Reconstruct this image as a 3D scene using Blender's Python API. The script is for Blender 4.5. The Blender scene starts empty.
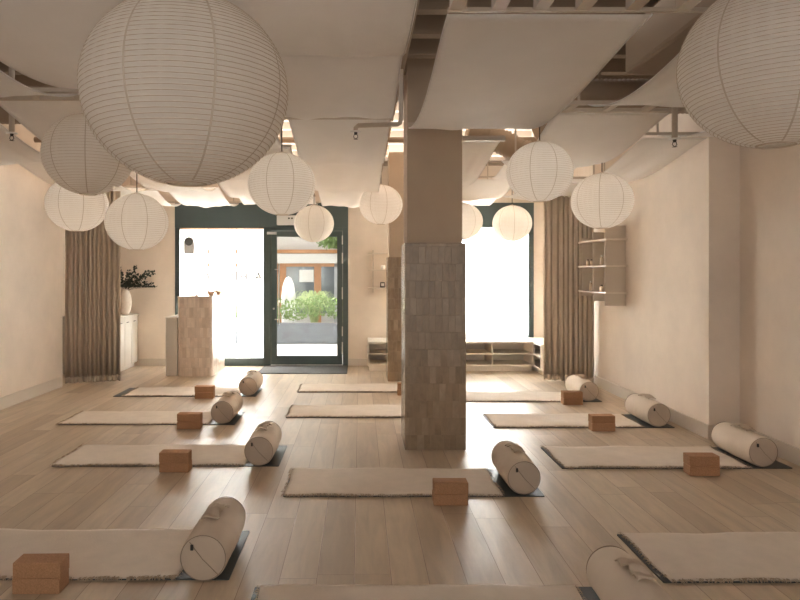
import bpy, bmesh, math, random
from mathutils import Vector, Matrix
random.seed(7)
PI = math.pi
sc = bpy.context.scene
COL = sc.collection

# ------------------------------------------------------------------ camera, world, sun, exposure
cd = bpy.data.cameras.new('camera'); cam = bpy.data.objects.new('camera', cd); COL.objects.link(cam)
cam.location = (0, 0, 1.56); cam.rotation_euler = (PI/2, 0, 0)
cd.sensor_width = 36; cd.lens = 650/800*36
cd.shift_x = 40/800; cd.shift_y = -27/800
cd.clip_start = 0.05; cd.clip_end = 200
sc.camera = cam
w = bpy.data.worlds.new('world'); sc.world = w; w.use_nodes = True
bg = w.node_tree.nodes['Background']; bg.inputs[0].default_value = (1.0, 0.94, 0.87, 1); bg.inputs[1].default_value = 0.66
sd = bpy.data.lights.new('sun', 'SUN'); sun = bpy.data.objects.new('sun', sd); COL.objects.link(sun)
sd.energy = 3.5; sd.angle = math.radians(0.6); sd.color = (1.0, 0.95, 0.88)
sun.rotation_euler = Vector((1.0, -0.42, -1.18)).to_track_quat('-Z', 'Y').to_euler()
def area(name, loc, rot, sx, sy, energy, color, portal=False):
    d = bpy.data.lights.new(name, 'AREA'); o = bpy.data.objects.new(name, d); COL.objects.link(o)
    d.shape = 'RECTANGLE'; d.size = sx; d.size_y = sy; d.energy = energy; d.color = color
    o.location = loc; o.rotation_euler = rot
    if portal: d.cycles.is_portal = True
    return o
# broad street-side sky light standing high outside the shop front, shining down into it
so = area('street_sky', (-0.2, 15.5, 5.2), (0, 0, 0), 12, 4.5, 500, (1.0, 0.96, 0.91))
so.rotation_euler = Vector((0, -1.0, -0.72)).to_track_quat('-Z', 'Y').to_euler()
# daylight falling on the frosted film of each front window
area('window_daylight_left', (-2.33, 11.35, 1.25), (-PI/2, 0, 0), 1.4, 2.1, 290, (1.0, .955, .90))
area('window_daylight_right', (1.86, 11.35, 1.40), (-PI/2, 0, 0), 1.9, 1.8, 330, (1.0, .955, .90))
# unseen soft fill lights added above the cloth sails, brightening cloth and room
for lx, ly in ((-2.35, 3.5), (-1.3, 3.2), (-.18, 2.8), (-.18, 4.5), (-1.3, 5.5), (-2.38, 5.9), (-3.4, 5.9), (-.18, 6.2), (.9, 4.5), (2.1, 4.0), (2.0, 6.1), (3.0, 4.8), (2.9, 7.1)):
    area('sail_fill_light', (lx, ly, 3.33), (0, 0, 0), .7, 1.5, 1.1, (1.0, .95, .90))
# unseen fill light added above the sails, aimed up to brighten the far half
area('upward_fill_light', (-.6, 8.6, 3.30), (PI, 0, 0), 6.0, 3.4, 170, (1.0, .97, .93))
area('rear_opening_portal', (-0.3, -2.4, 1.6), (-PI/2, 0, PI), 7.4, 3.2, 1, (1, 1, 1), True)
sc.view_settings.view_transform = 'Standard'; sc.view_settings.look = 'None'
sc.view_settings.gamma = 1; sc.view_settings.use_curve_mapping = False
sc.view_settings.exposure = 1.0
sc.cycles.max_bounces = 14; sc.cycles.diffuse_bounces = 10; sc.cycles.transparent_max_bounces = 16
sc.cycles.sample_clamp_indirect = 0

# ------------------------------------------------------------------ materials
def mk(name, col, rough=.6, spec=.5, noise=None, bump=None, trans=0, metallic=0, col2=None):
    """noise=(scale, amount) colour mottling, bump=(scale, strength, distance), trans = share of light let through"""
    m = bpy.data.materials.new(name); m.use_nodes = True
    nt = m.node_tree; N = nt.nodes; L = nt.links
    b = N['Principled BSDF']; out = N['Material Output']
    b.inputs['Base Color'].default_value = (*col, 1); b.inputs['Roughness'].default_value = rough
    b.inputs['Specular IOR Level'].default_value = spec; b.inputs['Metallic'].default_value = metallic
    tc = N.new('ShaderNodeTexCoord')
    csock = None
    if noise:
        n = N.new('ShaderNodeTexNoise'); n.inputs['Scale'].default_value = noise[0]; n.inputs['Detail'].default_value = 6
        n.inputs['Roughness'].default_value = .62
        L.new(tc.outputs['Object'], n.inputs['Vector'])
        r = N.new('ShaderNodeValToRGB'); r.color_ramp.elements[0].position = .3; r.color_ramp.elements[1].position = .7
        a = noise[1]; c2 = col2 or tuple(c*(1-a) for c in col)
        r.color_ramp.elements[0].color = (*c2, 1); r.color_ramp.elements[1].color = (*tuple(min(1, c*(1+a*.5)) for c in col), 1)
        L.new(n.outputs['Fac'], r.inputs[0]); L.new(r.outputs[0], b.inputs['Base Color']); csock = r.outputs[0]
    if bump:
        n = N.new('ShaderNodeTexNoise'); n.inputs['Scale'].default_value = bump[0]; n.inputs['Detail'].default_value = 5
        L.new(tc.outputs['Object'], n.inputs['Vector'])
        bp = N.new('ShaderNodeBump'); bp.inputs['Strength'].default_value = bump[1]; bp.inputs['Distance'].default_value = bump[2]
        L.new(n.outputs['Fac'], bp.inputs['Height']); L.new(bp.outputs[0], b.inputs['Normal'])
    if trans:
        t = N.new('ShaderNodeBsdfTranslucent'); t.inputs[0].default_value = (*col, 1)
        if csock: L.new(csock, t.inputs[0])
        mx = N.new('ShaderNodeMixShader'); mx.inputs[0].default_value = trans
        L.new(b.outputs[0], mx.inputs[1]); L.new(t.outputs[0], mx.inputs[2]); L.new(mx.outputs[0], out.inputs[0])
    return m

def math_node(nt, op, a, b=None):
    n = nt.nodes.new('ShaderNodeMath'); n.operation = op
    for i, v in enumerate((a, b)):
        if v is None: continue
        if isinstance(v, (int, float)): n.inputs[i].default_value = v
        else: nt.links.new(v, n.inputs[i])
    return n.outputs[0]

def laid(name, across, along, W, Ln, gap, ramp, gapcol, rough, grain=None, roughvar=.08, wob=.0, bumpd=.002, spec=.5, offamt=1.0, gapmix=1.0):
    """boards or tiles: rows of width W over axis `across`, pieces Ln long over axis `along`, each row offset at random"""
    m = bpy.data.materials.new(name); m.use_nodes = True; nt = m.node_tree; N = nt.nodes; L = nt.links
    b = N['Principled BSDF']; tc = N.new('ShaderNodeTexCoord'); sp = N.new('ShaderNodeSeparateXYZ')
    L.new(tc.outputs['Object'], sp.inputs[0])
    def axis(a):
        if a == 'XY': return math_node(nt, 'ADD', sp.outputs['X'], sp.outputs['Y'])
        return sp.outputs[a]
    u = math_node(nt, 'ADD', axis(across), 50.0); v = math_node(nt, 'ADD', axis(along), 50.0)
    ur = math_node(nt, 'DIVIDE', u, W); row = math_node(nt, 'FLOOR', ur); fu = math_node(nt, 'SUBTRACT', ur, row)
    wn = N.new('ShaderNodeTexWhiteNoise'); wn.noise_dimensions = '1D'; L.new(row, wn.inputs['W'])
    off = math_node(nt, 'MULTIPLY', wn.outputs['Value'], offamt)
    vr = math_node(nt, 'ADD', math_node(nt, 'DIVIDE', v, Ln), off); cel = math_node(nt, 'FLOOR', vr); fv = math_node(nt, 'SUBTRACT', vr, cel)
    cb = N.new('ShaderNodeCombineXYZ'); L.new(row, cb.inputs[0]); L.new(cel, cb.inputs[1])
    w2 = N.new('ShaderNodeTexWhiteNoise'); w2.noise_dimensions = '3D'; L.new(cb.outputs[0], w2.inputs['Vector'])
    rp = N.new('ShaderNodeValToRGB'); el = rp.color_ramp.elements
    el[0].color = (*ramp[0], 1); el[1].color = (*ramp[-1], 1)
    for i, c in enumerate(ramp[1:-1]):
        e = el.new((i+1)/(len(ramp)-1)); e.color = (*c, 1)
    L.new(w2.outputs['Value'], rp.inputs[0]); col = rp.outputs[0]
    # grain: noise stretched along the piece, shifted per piece
    mp = N.new('ShaderNodeVectorMath'); mp.operation = 'MULTIPLY_ADD'
    g = grain or (6, 6, 6, .12)
    L.new(tc.outputs['Object'], mp.inputs[0]); mp.inputs[1].default_value = g[:3]
    sc3 = N.new('ShaderNodeVectorMath'); sc3.operation = 'SCALE'; L.new(w2.outputs['Color'], sc3.inputs[0]); sc3.inputs['Scale'].default_value = 30
    L.new(sc3.outputs[0], mp.inputs[2])
    ns = N.new('ShaderNodeTexNoise'); ns.inputs['Scale'].default_value = 1; ns.inputs['Detail'].default_value = 7; ns.inputs['Roughness'].default_value = .65
    ns.inputs['Distortion'].default_value = .6
    L.new(mp.outputs[0], ns.inputs['Vector'])
    mr = N.new('ShaderNodeMapRange'); mr.inputs['From Min'].default_value = .25; mr.inputs['From Max'].default_value = .75
    mr.inputs['To Min'].default_value = 1-g[3]; mr.inputs['To Max'].default_value = 1+g[3]*.6; L.new(ns.outputs['Fac'], mr.inputs[0])
    mul = N.new('ShaderNodeVectorMath'); mul.operation = 'SCALE'; L.new(col, mul.inputs[0]); L.new(mr.outputs[0], mul.inputs['Scale'])
    # joints
    du = math_node(nt, 'MULTIPLY', math_node(nt, 'MINIMUM', fu, math_node(nt, 'SUBTRACT', 1.0, fu)), W)
    dv = math_node(nt, 'MULTIPLY', math_node(nt, 'MINIMUM', fv, math_node(nt, 'SUBTRACT', 1.0, fv)), Ln)
    d = math_node(nt, 'MINIMUM', du, dv)
    jn = N.new('ShaderNodeMapRange'); jn.inputs['From Min'].default_value = gap*.4; jn.inputs['From Max'].default_value = gap; L.new(d, jn.inputs[0])
    jn2 = N.new('ShaderNodeMapRange'); jn2.inputs['To Min'].default_value = 1-gapmix; jn2.inputs['To Max'].default_value = 1; L.new(jn.outputs[0], jn2.inputs[0])
    mx = N.new('ShaderNodeMix'); mx.data_type = 'RGBA'; mx.inputs['A'].default_value = (*gapcol, 1)
    L.new(jn2.outputs[0], mx.inputs['Factor']); L.new(mul.outputs[0], mx.inputs['B'])
    L.new(mx.outputs['Result'], b.inputs['Base Color'])
    rr = N.new('ShaderNodeMapRange'); rr.inputs['To Min'].default_value = rough-roughvar; rr.inputs['To Max'].default_value = rough+roughvar
    L.new(ns.outputs['Fac'], rr.inputs[0]); L.new(rr.outputs[0], b.inputs['Roughness']); b.inputs['Specular IOR Level'].default_value = spec
    h = math_node(nt, 'ADD', jn.outputs[0], math_node(nt, 'MULTIPLY', ns.outputs['Fac'], wob))
    if wob: h = math_node(nt, 'ADD', h, math_node(nt, 'MULTIPLY', w2.outputs['Value'], wob*1.5))
    bp = N.new('ShaderNodeBump'); bp.inputs['Strength'].default_value = .6; bp.inputs['Distance'].default_value = bumpd
    L.new(h, bp.inputs['Height']); L.new(bp.outputs[0], b.inputs['Normal'])
    return m

M = {}
M['floor'] = laid('oak_planks', 'X', 'Y', .19, 1.7, .0022, [(.45,.35,.25), (.53,.425,.315), (.60,.495,.375), (.50,.395,.285)], (.23,.15,.10), .40, (14, 1.6, 14, .24), spec=.5, bumpd=.0012, wob=.12)
M['tile'] = laid('glazed_tiles_brown', 'Z', 'XY', .151, .0575, .0016, [(.29,.215,.14), (.35,.265,.18), (.32,.24,.16), (.40,.31,.22), (.30,.225,.15)], (.36,.28,.20), .22, (9, 9, 5, .3), roughvar=.1, wob=1.2, bumpd=.0035)
M['desk_tile'] = laid('glazed_tiles_pink', 'Z', 'XY', .151, .0575, .0016, [(.64,.52,.42), (.74,.62,.52), (.69,.57,.47), (.80,.69,.59), (.60,.48,.385)], (.55,.46,.38), .32, (9, 9, 5, .22), roughvar=.1, wob=1.2, bumpd=.0035)
M['plaster'] = mk('beige_limewash', (.80,.71,.615), .9, .2, noise=(1.1, .12), bump=(9, .25, .01))
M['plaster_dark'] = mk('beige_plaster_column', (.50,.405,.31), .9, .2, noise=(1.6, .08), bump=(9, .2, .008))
M['skirting'] = mk('painted_skirting', (.66,.59,.51), .6)
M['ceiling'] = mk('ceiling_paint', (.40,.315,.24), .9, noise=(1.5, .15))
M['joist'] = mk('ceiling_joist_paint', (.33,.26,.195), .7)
M['rail'] = mk('greige_rail', (.54,.46,.375), .6)
M['sail'] = mk('canvas_cloth', (.90,.87,.83), .95, .15, noise=(2.2, .04), bump=(160, .15, .001), trans=.36)
M['hem'] = mk('canvas_hem', (.80,.77,.74), .95, .1, trans=.3)
M['paper'] = mk('lantern_paper', (.95,.915,.865), .9, .1, noise=(5, .03), bump=(45, .35, .003), trans=.55)
M['rib'] = mk('lantern_rib', (.58,.485,.39), .8, .1)
M['seam'] = mk('lantern_seam', (.62,.55,.47), .9, .1)
M['cord'] = mk('dark_cord', (.06,.045,.035), .7)
M['green'] = mk('dark_green_metal', (.075,.105,.105), .45)
M['film'] = mk('frosted_film', (.93,.93,.93), .9, .2, trans=.72)
M['letter'] = mk('grey_lettering', (.35,.35,.36), .8, trans=.028)
M['metal'] = mk('brushed_steel', (.62,.60,.58), .3, metallic=1)
M['lightmetal'] = mk('pale_steel', (.75,.74,.72), .4)
M['curtain'] = mk('taupe_curtain', (.60,.52,.43), .95, .1, noise=(3, .06), trans=.28)
M['mat'] = mk('charcoal_rubber', (.045,.055,.06), .45, .5, bump=(300, .3, .001))
M['rug'] = mk('cotton_rug', (.74,.66,.575), .95, .1, noise=(7, .07), bump=(90, .35, .004))
M['fringe'] = mk('rug_fringe', (.48,.385,.29), .95, .1, noise=(30, .3))
M['bolster'] = mk('bolster_linen', (.67,.58,.485), .92, .1, noise=(4, .05), bump=(140, .2, .0015))
M['bolster_end'] = mk('bolster_end_linen', (.56,.465,.375), .92, .1, noise=(4, .05), bump=(140, .2, .0015))
M['strap'] = mk('bolster_strap', (.55,.455,.36), .92, .1, bump=(60, .3, .003))
M['seamdark'] = mk('bolster_seam', (.27,.215,.165), .9)
M['zip'] = mk('dark_zip', (.03,.028,.026), .5)
M['cork'] = mk('cork_block', (.46,.26,.145), .85, .2, noise=(150, .28), bump=(90, .4, .002))
M['furn'] = mk('greige_cabinet', (.60,.56,.50), .5)
M['shelfw'] = mk('shelf_greige', (.56,.49,.41), .6)
M['shelfedge'] = mk('shelf_board_cream', (.70,.63,.54), .5)
M['benchw'] = mk('bench_cream', (.84,.79,.72), .55)
M['vase'] = mk('cream_ceramic', (.74,.66,.56), .7, noise=(20, .08))
M['leaf'] = mk('eucalyptus_leaf', (.055,.075,.06), .7, noise=(9, .4), trans=.1)
M['stem'] = mk('brown_stem', (.09,.065,.045), .8)
M['doormat'] = mk('grey_doormat', (.13,.135,.14), .95, noise=(60, .3))
M['woodbowl'] = mk('turned_wood', (.48,.31,.19), .5, noise=(20, .25))
M['white'] = mk('white_plastic', (.8,.79,.77), .4)
M['dark'] = mk('dark_plastic', (.05,.05,.05), .5)
M['glassamber'] = mk('cream_glass', (.74,.62,.48), .25)
M['pave'] = mk('pale_paving', (.62,.60,.57), .9, noise=(1.2, .1))
M['planter'] = mk('grey_stone', (.13,.14,.16), .8, noise=(4, .1))
M['hedge'] = mk('hedge_leaf', (.20,.30,.09), .6, noise=(6, .4), trans=.3)
M['grassy'] = mk('grass_blade', (.40,.48,.22), .6, noise=(6, .3), trans=.3)
M['tree'] = mk('tree_leaf', (.17,.27,.08), .6, noise=(3, .4), trans=.35)
M['bark'] = mk('bark', (.16,.12,.09), .9)
M['wood'] = mk('orange_timber', (.50,.23,.09), .6, noise=(3, .2))
M['facade'] = mk('grey_render', (.42,.43,.46), .85, noise=(1, .1))
M['facadew'] = mk('white_render', (.72,.71,.70), .85)
M['glassdark'] = mk('shop_glass', (.10,.12,.14), .1)
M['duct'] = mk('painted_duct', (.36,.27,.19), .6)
g = bpy.data.materials.new('clear_glass'); g.use_nodes = True; nt = g.node_tree; nt.nodes.clear()
o_ = nt.nodes.new('ShaderNodeOutputMaterial'); t_ = nt.nodes.new('ShaderNodeBsdfTransparent'); t_.inputs[0].default_value = (.95,.97,.97,1)
gl = nt.nodes.new('ShaderNodeBsdfGlossy'); gl.inputs['Roughness'].default_value = .03; fr = nt.nodes.new('ShaderNodeFresnel'); fr.inputs[0].default_value = 1.45
mx = nt.nodes.new('ShaderNodeMixShader'); nt.links.new(fr.outputs[0], mx.inputs[0]); nt.links.new(t_.outputs[0], mx.inputs[1]); nt.links.new(gl.outputs[0], mx.inputs[2]); nt.links.new(mx.outputs[0], o_.inputs[0])
M['glass'] = g

# ------------------------------------------------------------------ mesh helpers
class MB:
    def __init__(s): s.v = []; s.f = []; s.sm = []
    def add(s, vs, fs, smooth=False):
        n = len(s.v); s.v += [tuple(v) for v in vs]; s.f += [tuple(n+i for i in f) for f in fs]; s.sm += [smooth]*len(fs); return s
    def box(s, x0, x1, y0, y1, z0, z1):
        x0, x1 = sorted((x0, x1)); y0, y1 = sorted((y0, y1)); z0, z1 = sorted((z0, z1))
        vs = [(x0,y0,z0),(x1,y0,z0),(x1,y1,z0),(x0,y1,z0),(x0,y0,z1),(x1,y0,z1),(x1,y1,z1),(x0,y1,z1)]
        return s.add(vs, [(0,3,2,1),(4,5,6,7),(0,1,5,4),(1,2,6,5),(2,3,7,6),(3,0,4,7)])
    def tube(s, pts, r, n=10, cap=True, closed=False):
        pts = [Vector(p) for p in pts]; R = r if isinstance(r, (list, tuple)) else [r]*len(pts)
        vs = []; up = None
        for i, p in enumerate(pts):
            if closed: t = pts[(i+1) % len(pts)]-pts[i-1]
            else: t = pts[min(i+1, len(pts)-1)]-pts[max(i-1, 0)]
            t.normalize()
            if up is None: up = Vector((0,0,1)) if abs(t.z) < .9 else Vector((1,0,0))
            a = t.cross(up); a.normalize(); b = a.cross(t); b.normalize(); up = b
            for k in range(n):
                q = 2*PI*k/n; vs.append(p+a*math.cos(q)*R[i]+b*math.sin(q)*R[i])
        fs = []
        m = len(pts)
        for i in range(m if closed else m-1):
            j = (i+1) % m
            for k in range(n): fs.append((i*n+k, i*n+(k+1)%n, j*n+(k+1)%n, j*n+k))
        s.add(vs, fs, True)
        if cap and not closed:
            s.f.append(tuple(len(s.v)-len(vs)+k for k in reversed(range(n)))); s.sm.append(False)
            s.f.append(tuple(len(s.v)-n+k for k in range(n))); s.sm.append(False)
        return s
    def lathe(s, prof, n=32, c=(0,0,0), axis='Z', smooth=True):
        vs = []
        for r, h in prof:
            for k in range(n):
                q = 2*PI*k/n; x, y, z = r*math.cos(q), r*math.sin(q), h
                if axis == 'Y': x, y, z = x, z, y
                vs.append((x+c[0], y+c[1], z+c[2]))
        fs = []
        for i in range(len(prof)-1):
            for k in range(n):
                f = (i*n+k, i*n+(k+1)%n, (i+1)*n+(k+1)%n, (i+1)*n+k)
                fs.append(f if axis == 'Z' else f[::-1])
        return s.add(vs, fs, smooth)
    def quad(s, a, b, c, d, smooth=False): return s.add([a,b,c,d], [(0,1,2,3)], smooth)
    def build(s, name, mat, parent=None, bevel=0, solid=0):
        me = bpy.data.meshes.new(name); me.from_pydata(s.v, [], s.f); me.update()
        for p, q in zip(me.polygons, s.sm): p.use_smooth = q
        me.materials.append(M[mat] if isinstance(mat, str) else mat)
        o = bpy.data.objects.new(name, me); COL.objects.link(o)
        if parent: o.parent = parent
        if solid:
            md = o.modifiers.new('solid', 'SOLIDIFY'); md.thickness = solid; md.offset = 0
        if bevel:
            md = o.modifiers.new('bevel', 'BEVEL'); md.width = bevel; md.segments = 2; md.limit_method = 'ANGLE'
        return o
def tag(o, label, cat, group=None, kind=None):
    o['label'] = label
    if cat: o['category'] = cat
    if group: o['group'] = group
    if kind: o['kind'] = kind
    return o
def empty(name, loc, rz=0, label=None, cat=None, group=None):
    o = bpy.data.objects.new(name, None); COL.objects.link(o); o.location = loc; o.rotation_euler = (0,0,rz); o.empty_display_size = .1
    if label: tag(o, label, cat, group)
    return o
def struct(o): o['kind'] = 'structure'; return o
def copy_tree(o, parent=None):
    c = o.copy(); COL.objects.link(c); c.parent = parent
    for ch in [x for x in CH.get(o.name, [])]: copy_tree(ch, c)
    return c
CH = {}
def reg(o):
    bpy.context.view_layer.update()
    for ch in o.children: CH.setdefault(o.name, []).append(ch); reg(ch)

YF = 10.94       # inner face of the shop front
def P(x, y, Y): return ((x-360)*Y/650, Y, 1.56+(273-y)*Y/650)

# ------------------------------------------------------------------ shell
struct(MB().box(-4.9, 4.0, -2.4, YF+.14, -.1, 0).build('floor', 'floor'))
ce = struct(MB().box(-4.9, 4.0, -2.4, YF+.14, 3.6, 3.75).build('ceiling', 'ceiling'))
wl = MB().box(-4.3, -4.1, -2.4, 8.90, 0, 3.6).box(-4.9, -4.1, 8.90, 8.96, 0, 3.6).box(-4.9, -4.7, 8.96, YF+.14, 0, 3.6)
struct(wl.build('wall_left', 'plaster'))
wr = MB().box(3.57, 3.9, -2.4, 6.11, 0, 3.6).box(3.28, 3.9, 6.11, 9.3, 0, 3.6).box(3.55, 3.9, 9.3, YF+.14, 0, 3.6)
struct(wr.build('wall_right', 'plaster'))
# shop-front wall: plaster piers and lintel around the glazing
XL0, XL1, XR0, XR1, HZ = -3.11, -.20, .80, 2.92, 2.74
wf = MB().box(-4.7, XL0, YF, YF+.14, 0, 3.6).box(XL1, XR0, YF, YF+.14, 0, 3.6).box(XR1, 3.55, YF, YF+.14, 0, 3.6)
wf.box(XL0, XL1, YF, YF+.14, HZ, 3.6).box(XR0, XR1, YF, YF+.14, HZ, 3.6).box(XR0, XR1, YF, YF+.14, 0, .36)
struct(wf.build('wall_front', 'plaster'))
struct(MB().box(-4.1, -4.082, -2.4, 8.90, 0, .14).build('baseboard_left', 'skirting', bevel=.003))
struct(MB().box(3.552, 3.57, -2.4, 6.11, 0, .135).box(3.262, 3.552, 6.092, 6.11, 0, .135).box(3.262, 3.28, 6.11, 9.3, 0, .135).build('baseboard_right', 'skirting'))
struct(MB().box(-3.72, XL0, YF-.018, YF, 0, .12).box(XL1, .12, YF-.018, YF, 0, .12).build('baseboard_front', 'skirting'))

# ---- left window with three film strips
w1 = struct(empty('window_1', (0, YF, 0)))
f = MB().box(XL0, XL0+.08, -.02, .10, 0, 2.32).box(-1.62, -1.55, -.02, .10, 0, 2.32).box(XL0+.08, -1.62, -.02, .10, 0, .13)
f.box(XL0, XL1, -.03, .10, 2.32, HZ)
f.build('window_frame', 'green', w1, bevel=.004)
MB().box(XL0+.08, -1.62, .045, .053, .13, 2.32).build('glass_pane', 'glass', w1)
xs = [-3.02, -2.575, -2.545, -2.10, -2.07, -1.635]
for a, b in ((0,1),(2,3),(4,5)):
    MB().box(xs[a], xs[b], .036, .0385, .135, 2.30).build('frosted_film', 'film', w1)
MB().box(XL0+.08, -1.62, -.012, .03, 2.30, 2.325).build('window_head_bead', 'wood', w1)
cu = bpy.data.curves.new('txt', 'FONT'); cu.body = 'A HPIE VNIS'; cu.size = .19; cu.offset = .007; cu.space_character = 1.35; cu.align_x = 'CENTER'
to = bpy.data.objects.new('txt', cu); COL.objects.link(to)
bpy.context.view_layer.update()
me = bpy.data.meshes.new_from_object(to.evaluated_get(bpy.context.evaluated_depsgraph_get()))
bpy.data.objects.remove(to); me.materials.clear(); me.materials.append(M['letter']); me.name = 'lettering'
lo = bpy.data.objects.new('lettering', me); COL.objects.link(lo); lo.parent = w1
lo.location = (-2.32, .0345, 1.44); lo.rotation_euler = (PI/2, 0, 0); lo.scale = (-1, 1, 1)
lo['label'] = 'faint mirrored grey lettering on the frosted film'

# ---- right window
w2_ = struct(empty('window_2', (0, YF, 0)))
MB().box(XR0, XR0+.08, -.02, .10, .36, 2.32).box(2.83, XR1, -.02, .10, .36, 2.32).box(XR0, XR1, -.03, .10, 2.32, HZ).box(XR0+.08, 2.83, -.01, .10, .36, .45).build('window_frame', 'green', w2_, bevel=.004)
MB().box(XR0+.08, 2.83, .045, .053, .45, 2.32).build('glass_pane', 'glass', w2_)
for a, b in ((.89, 2.175), (2.205, 2.80)):
    MB().box(a, b, .036, .0385, .455, 2.31).build('frosted_film', 'film', w2_)

# ---- entrance door
d1 = struct(empty('door_1', (0, YF, 0)))
MB().box(-1.55, -1.50, -.02, .11, 0, 2.32).box(-.29, XL1, -.02, .11, 0, 2.32).box(-1.50, -.29, -.02, .11, 2.27, 2.32).build('door_frame', 'green', d1, bevel=.003)
MB().box(-1.495, -1.40, .0, .05, .02, 2.265).box(-.385, -.295, .0, .05, .02, 2.265).box(-1.40, -.385, .0, .05, .02, .165).box(-1.40, -.385, .0, .05, 2.17, 2.265).build('door_leaf', 'green', d1, bevel=.003)
MB().box(-1.40, -.385, .02, .03, .165, 2.17).build('glass_pane', 'glass', d1)
MB().tube([(-1.36, -.055, .70), (-1.36, -.055, 1.72)], .014, 12).tube([(-1.36, -.055, .78), (-1.43, 0.0, .78)], .010).tube([(-1.36, -.055, 1.62), (-1.43, .0, 1.62)], .010).build('door_handle', 'metal', d1)
MB().tube([(-1.45, .0, .96), (-1.45, -.02, .96)], .017, 14).build('door_lock', 'metal', d1)
for z0, z1 in ((2.04, 2.19), (1.72, 1.90), (1.12, 1.32), (.50, .66), (.20, .40)):
    MB().box(-.305, -.288, -.026, -.002, z0, z1).build('hinge', 'lightmetal', d1, bevel=.002)
MB().box(-1.56, -1.40, -.05, -.005, 2.205, 2.25).build('door_closer', 'metal', d1, bevel=.004)
MB().box(-1.50, -.29, -.03, .12, 0, .018).build('threshold', 'lightmetal', d1)
tag(MB().box(-1.6, -.2, 10.04, YF-.04, 0, .012).build('doormat', 'doormat', bevel=.003), 'dark grey rectangular doormat on the floor inside the glass entrance door', 'doormat')
t = empty('wall_box', (-1.22, YF-.03, 2.36), 0, 'small white rectangular box mounted on the green header above the entrance door', 'sign')
MB().box(-.17, .17, -.07, 0, 0, .16).build('casing', 'white', t, bevel=.01)
MB().box(.02, .05, -.073, -.069, .10, .125).box(.07, .10, -.073, -.069, .10, .125).build('marking', 'dark', t)
t = empty('hanging_tag', (-2.87, YF-.035, 1.88), 0, 'white arched tag with a dark disc hanging on the frosted left window', 'sign')
vs = [(-.09, 0, 0), (.09, 0, 0)] + [(.09*math.cos(a), 0, .20+.09*math.sin(a)) for a in [PI*k/16 for k in range(17)]]
n = len(vs); m = MB().add([(x, -.004, z) for x, y, z in vs]+[(x, .004, z) for x, y, z in vs], [tuple(range(n)), tuple(range(2*n-1, n-1, -1))]+[(i, i+n, (i+1)%n+n, (i+1)%n) for i in range(n)])
m.build('card', mk('tag_grey', (.55,.55,.55), .6), t)
MB().tube([(0, -.006, .205), (0, -.014, .205)], .066, 32).build('disc', mk('disc_grey', (.10,.11,.11), .5), t)
MB().tube([(0, 0, .29), (0, 0, .42)], .002, 6).build('string', 'cord', t)

# ---- columns
def column(n, x0, x1, y0, y1, ztile, desc):
    o = struct(empty('column_%d' % n, (0, 0, 0)))
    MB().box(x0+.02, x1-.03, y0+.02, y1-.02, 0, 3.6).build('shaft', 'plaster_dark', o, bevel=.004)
    MB().box(x0, x1, y0, y1, 0, ztile).build('tile_cladding', 'tile', o, bevel=.003)
    return o
column(1, .397, .935, 5.73, 6.25, 1.824, '')
column(2, .40, .94, 9.35, 9.85, 1.79, '')

# ------------------------------------------------------------------ ceiling build-up
tn = [0]
def trim(mb, mat='rail', bevel=0):
    tn[0] += 1; return struct(mb.build('trim_%d' % tn[0], mat, bevel=bevel))
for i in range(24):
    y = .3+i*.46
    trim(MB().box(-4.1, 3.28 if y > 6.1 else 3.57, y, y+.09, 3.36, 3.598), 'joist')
def hr(Y): return 2.83 if Y < 5.0 else 2.83-(Y-5.0)*.13/5.8
colnames = {'LL': 'column against the left wall', 'L': 'second column from the left wall', 'M': 'third column from the left wall', 'B': 'column just left of the tiled pillar', 'C': 'column over the tiled pillar', 'D': 'first column right of the tiled pillar', 'E': 'column against the right wall'}
ords = ['nearest', 'second', 'third', 'fourth', 'fifth']
def sail(x0, x1, y0, y1, label, sag=None, h0=None, h1=None):
    h0 = h0 or hr(y0); h1 = h1 or hr(y1)
    sag = sag if sag is not None else .075*(y1-y0)
    nx, ny = 24, 30; cx, cy = (x0+x1)/2, (y0+y1)/2
    ph = random.random()*6
    def pt(u, v):
        env = (v**1.5*(1-v))/.186
        z = h0+(h1-h0)*v-sag*env
        wv = .005*math.sin(u*17+ph+2*v)*env+.019*math.sin(u*9+ph*2+v*1.2)*env**.7+.006*math.sin(u*23+v*6+ph)*env
        e = .012*env*(1 if u > .5 else -1)*(abs(u-.5)*2)**3    # edges draw in slightly
        z += wv*.8 + .012*env*(abs(u-.5)*2)**4
        return ((x0+(x1-x0)*u)-cx-e, y0+(y1-y0)*v-cy, z-h0)
    root = empty('ceiling_sail', (cx, cy, h0), 0, label, 'fabric sail', 'canvas sails under the ceiling')
    g = [[pt(i/nx, j/ny) for i in range(nx+1)] for j in range(ny+1)]
    MB().add([p for r in g for p in r], [(j*(nx+1)+i, j*(nx+1)+i+1, (j+1)*(nx+1)+i+1, (j+1)*(nx+1)+i) for j in range(ny) for i in range(nx)], True).build('cloth', 'sail', root, solid=.003)
    for s in (0, nx): MB().tube([g[j][s] for j in range(ny+1)], .0055, 6).build('hem', 'hem', root)
    MB().tube(g[ny], .005, 6).build('hem', 'hem', root)
def frame(x0, x1, ya, yb, h):
    m = MB(); z0 = h+.008
    if yb-ya > .1:
        m.box(x0, x1, ya-.02, ya+.02, z0, z0+.028).box(x0, x1, yb-.02, yb+.02, z0, z0+.028)
        n = max(2, round((x1-x0)/.24))
        for k in range(n):
            x = x0+.08+(x1-x0-.16)*k/(n-1); m.box(x-.028, x+.028, ya+.02, yb-.02, z0+.002, z0+.028)
    else: m.box(x0, x1, (ya+yb)/2-.012, (ya+yb)/2+.012, z0+.004, z0+.028)
    for x in (x0+.1, x1-.1): m.box(x-.008, x+.008, ya-.008, ya+.008, z0+.02, 3.6)
    trim(m)
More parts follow.
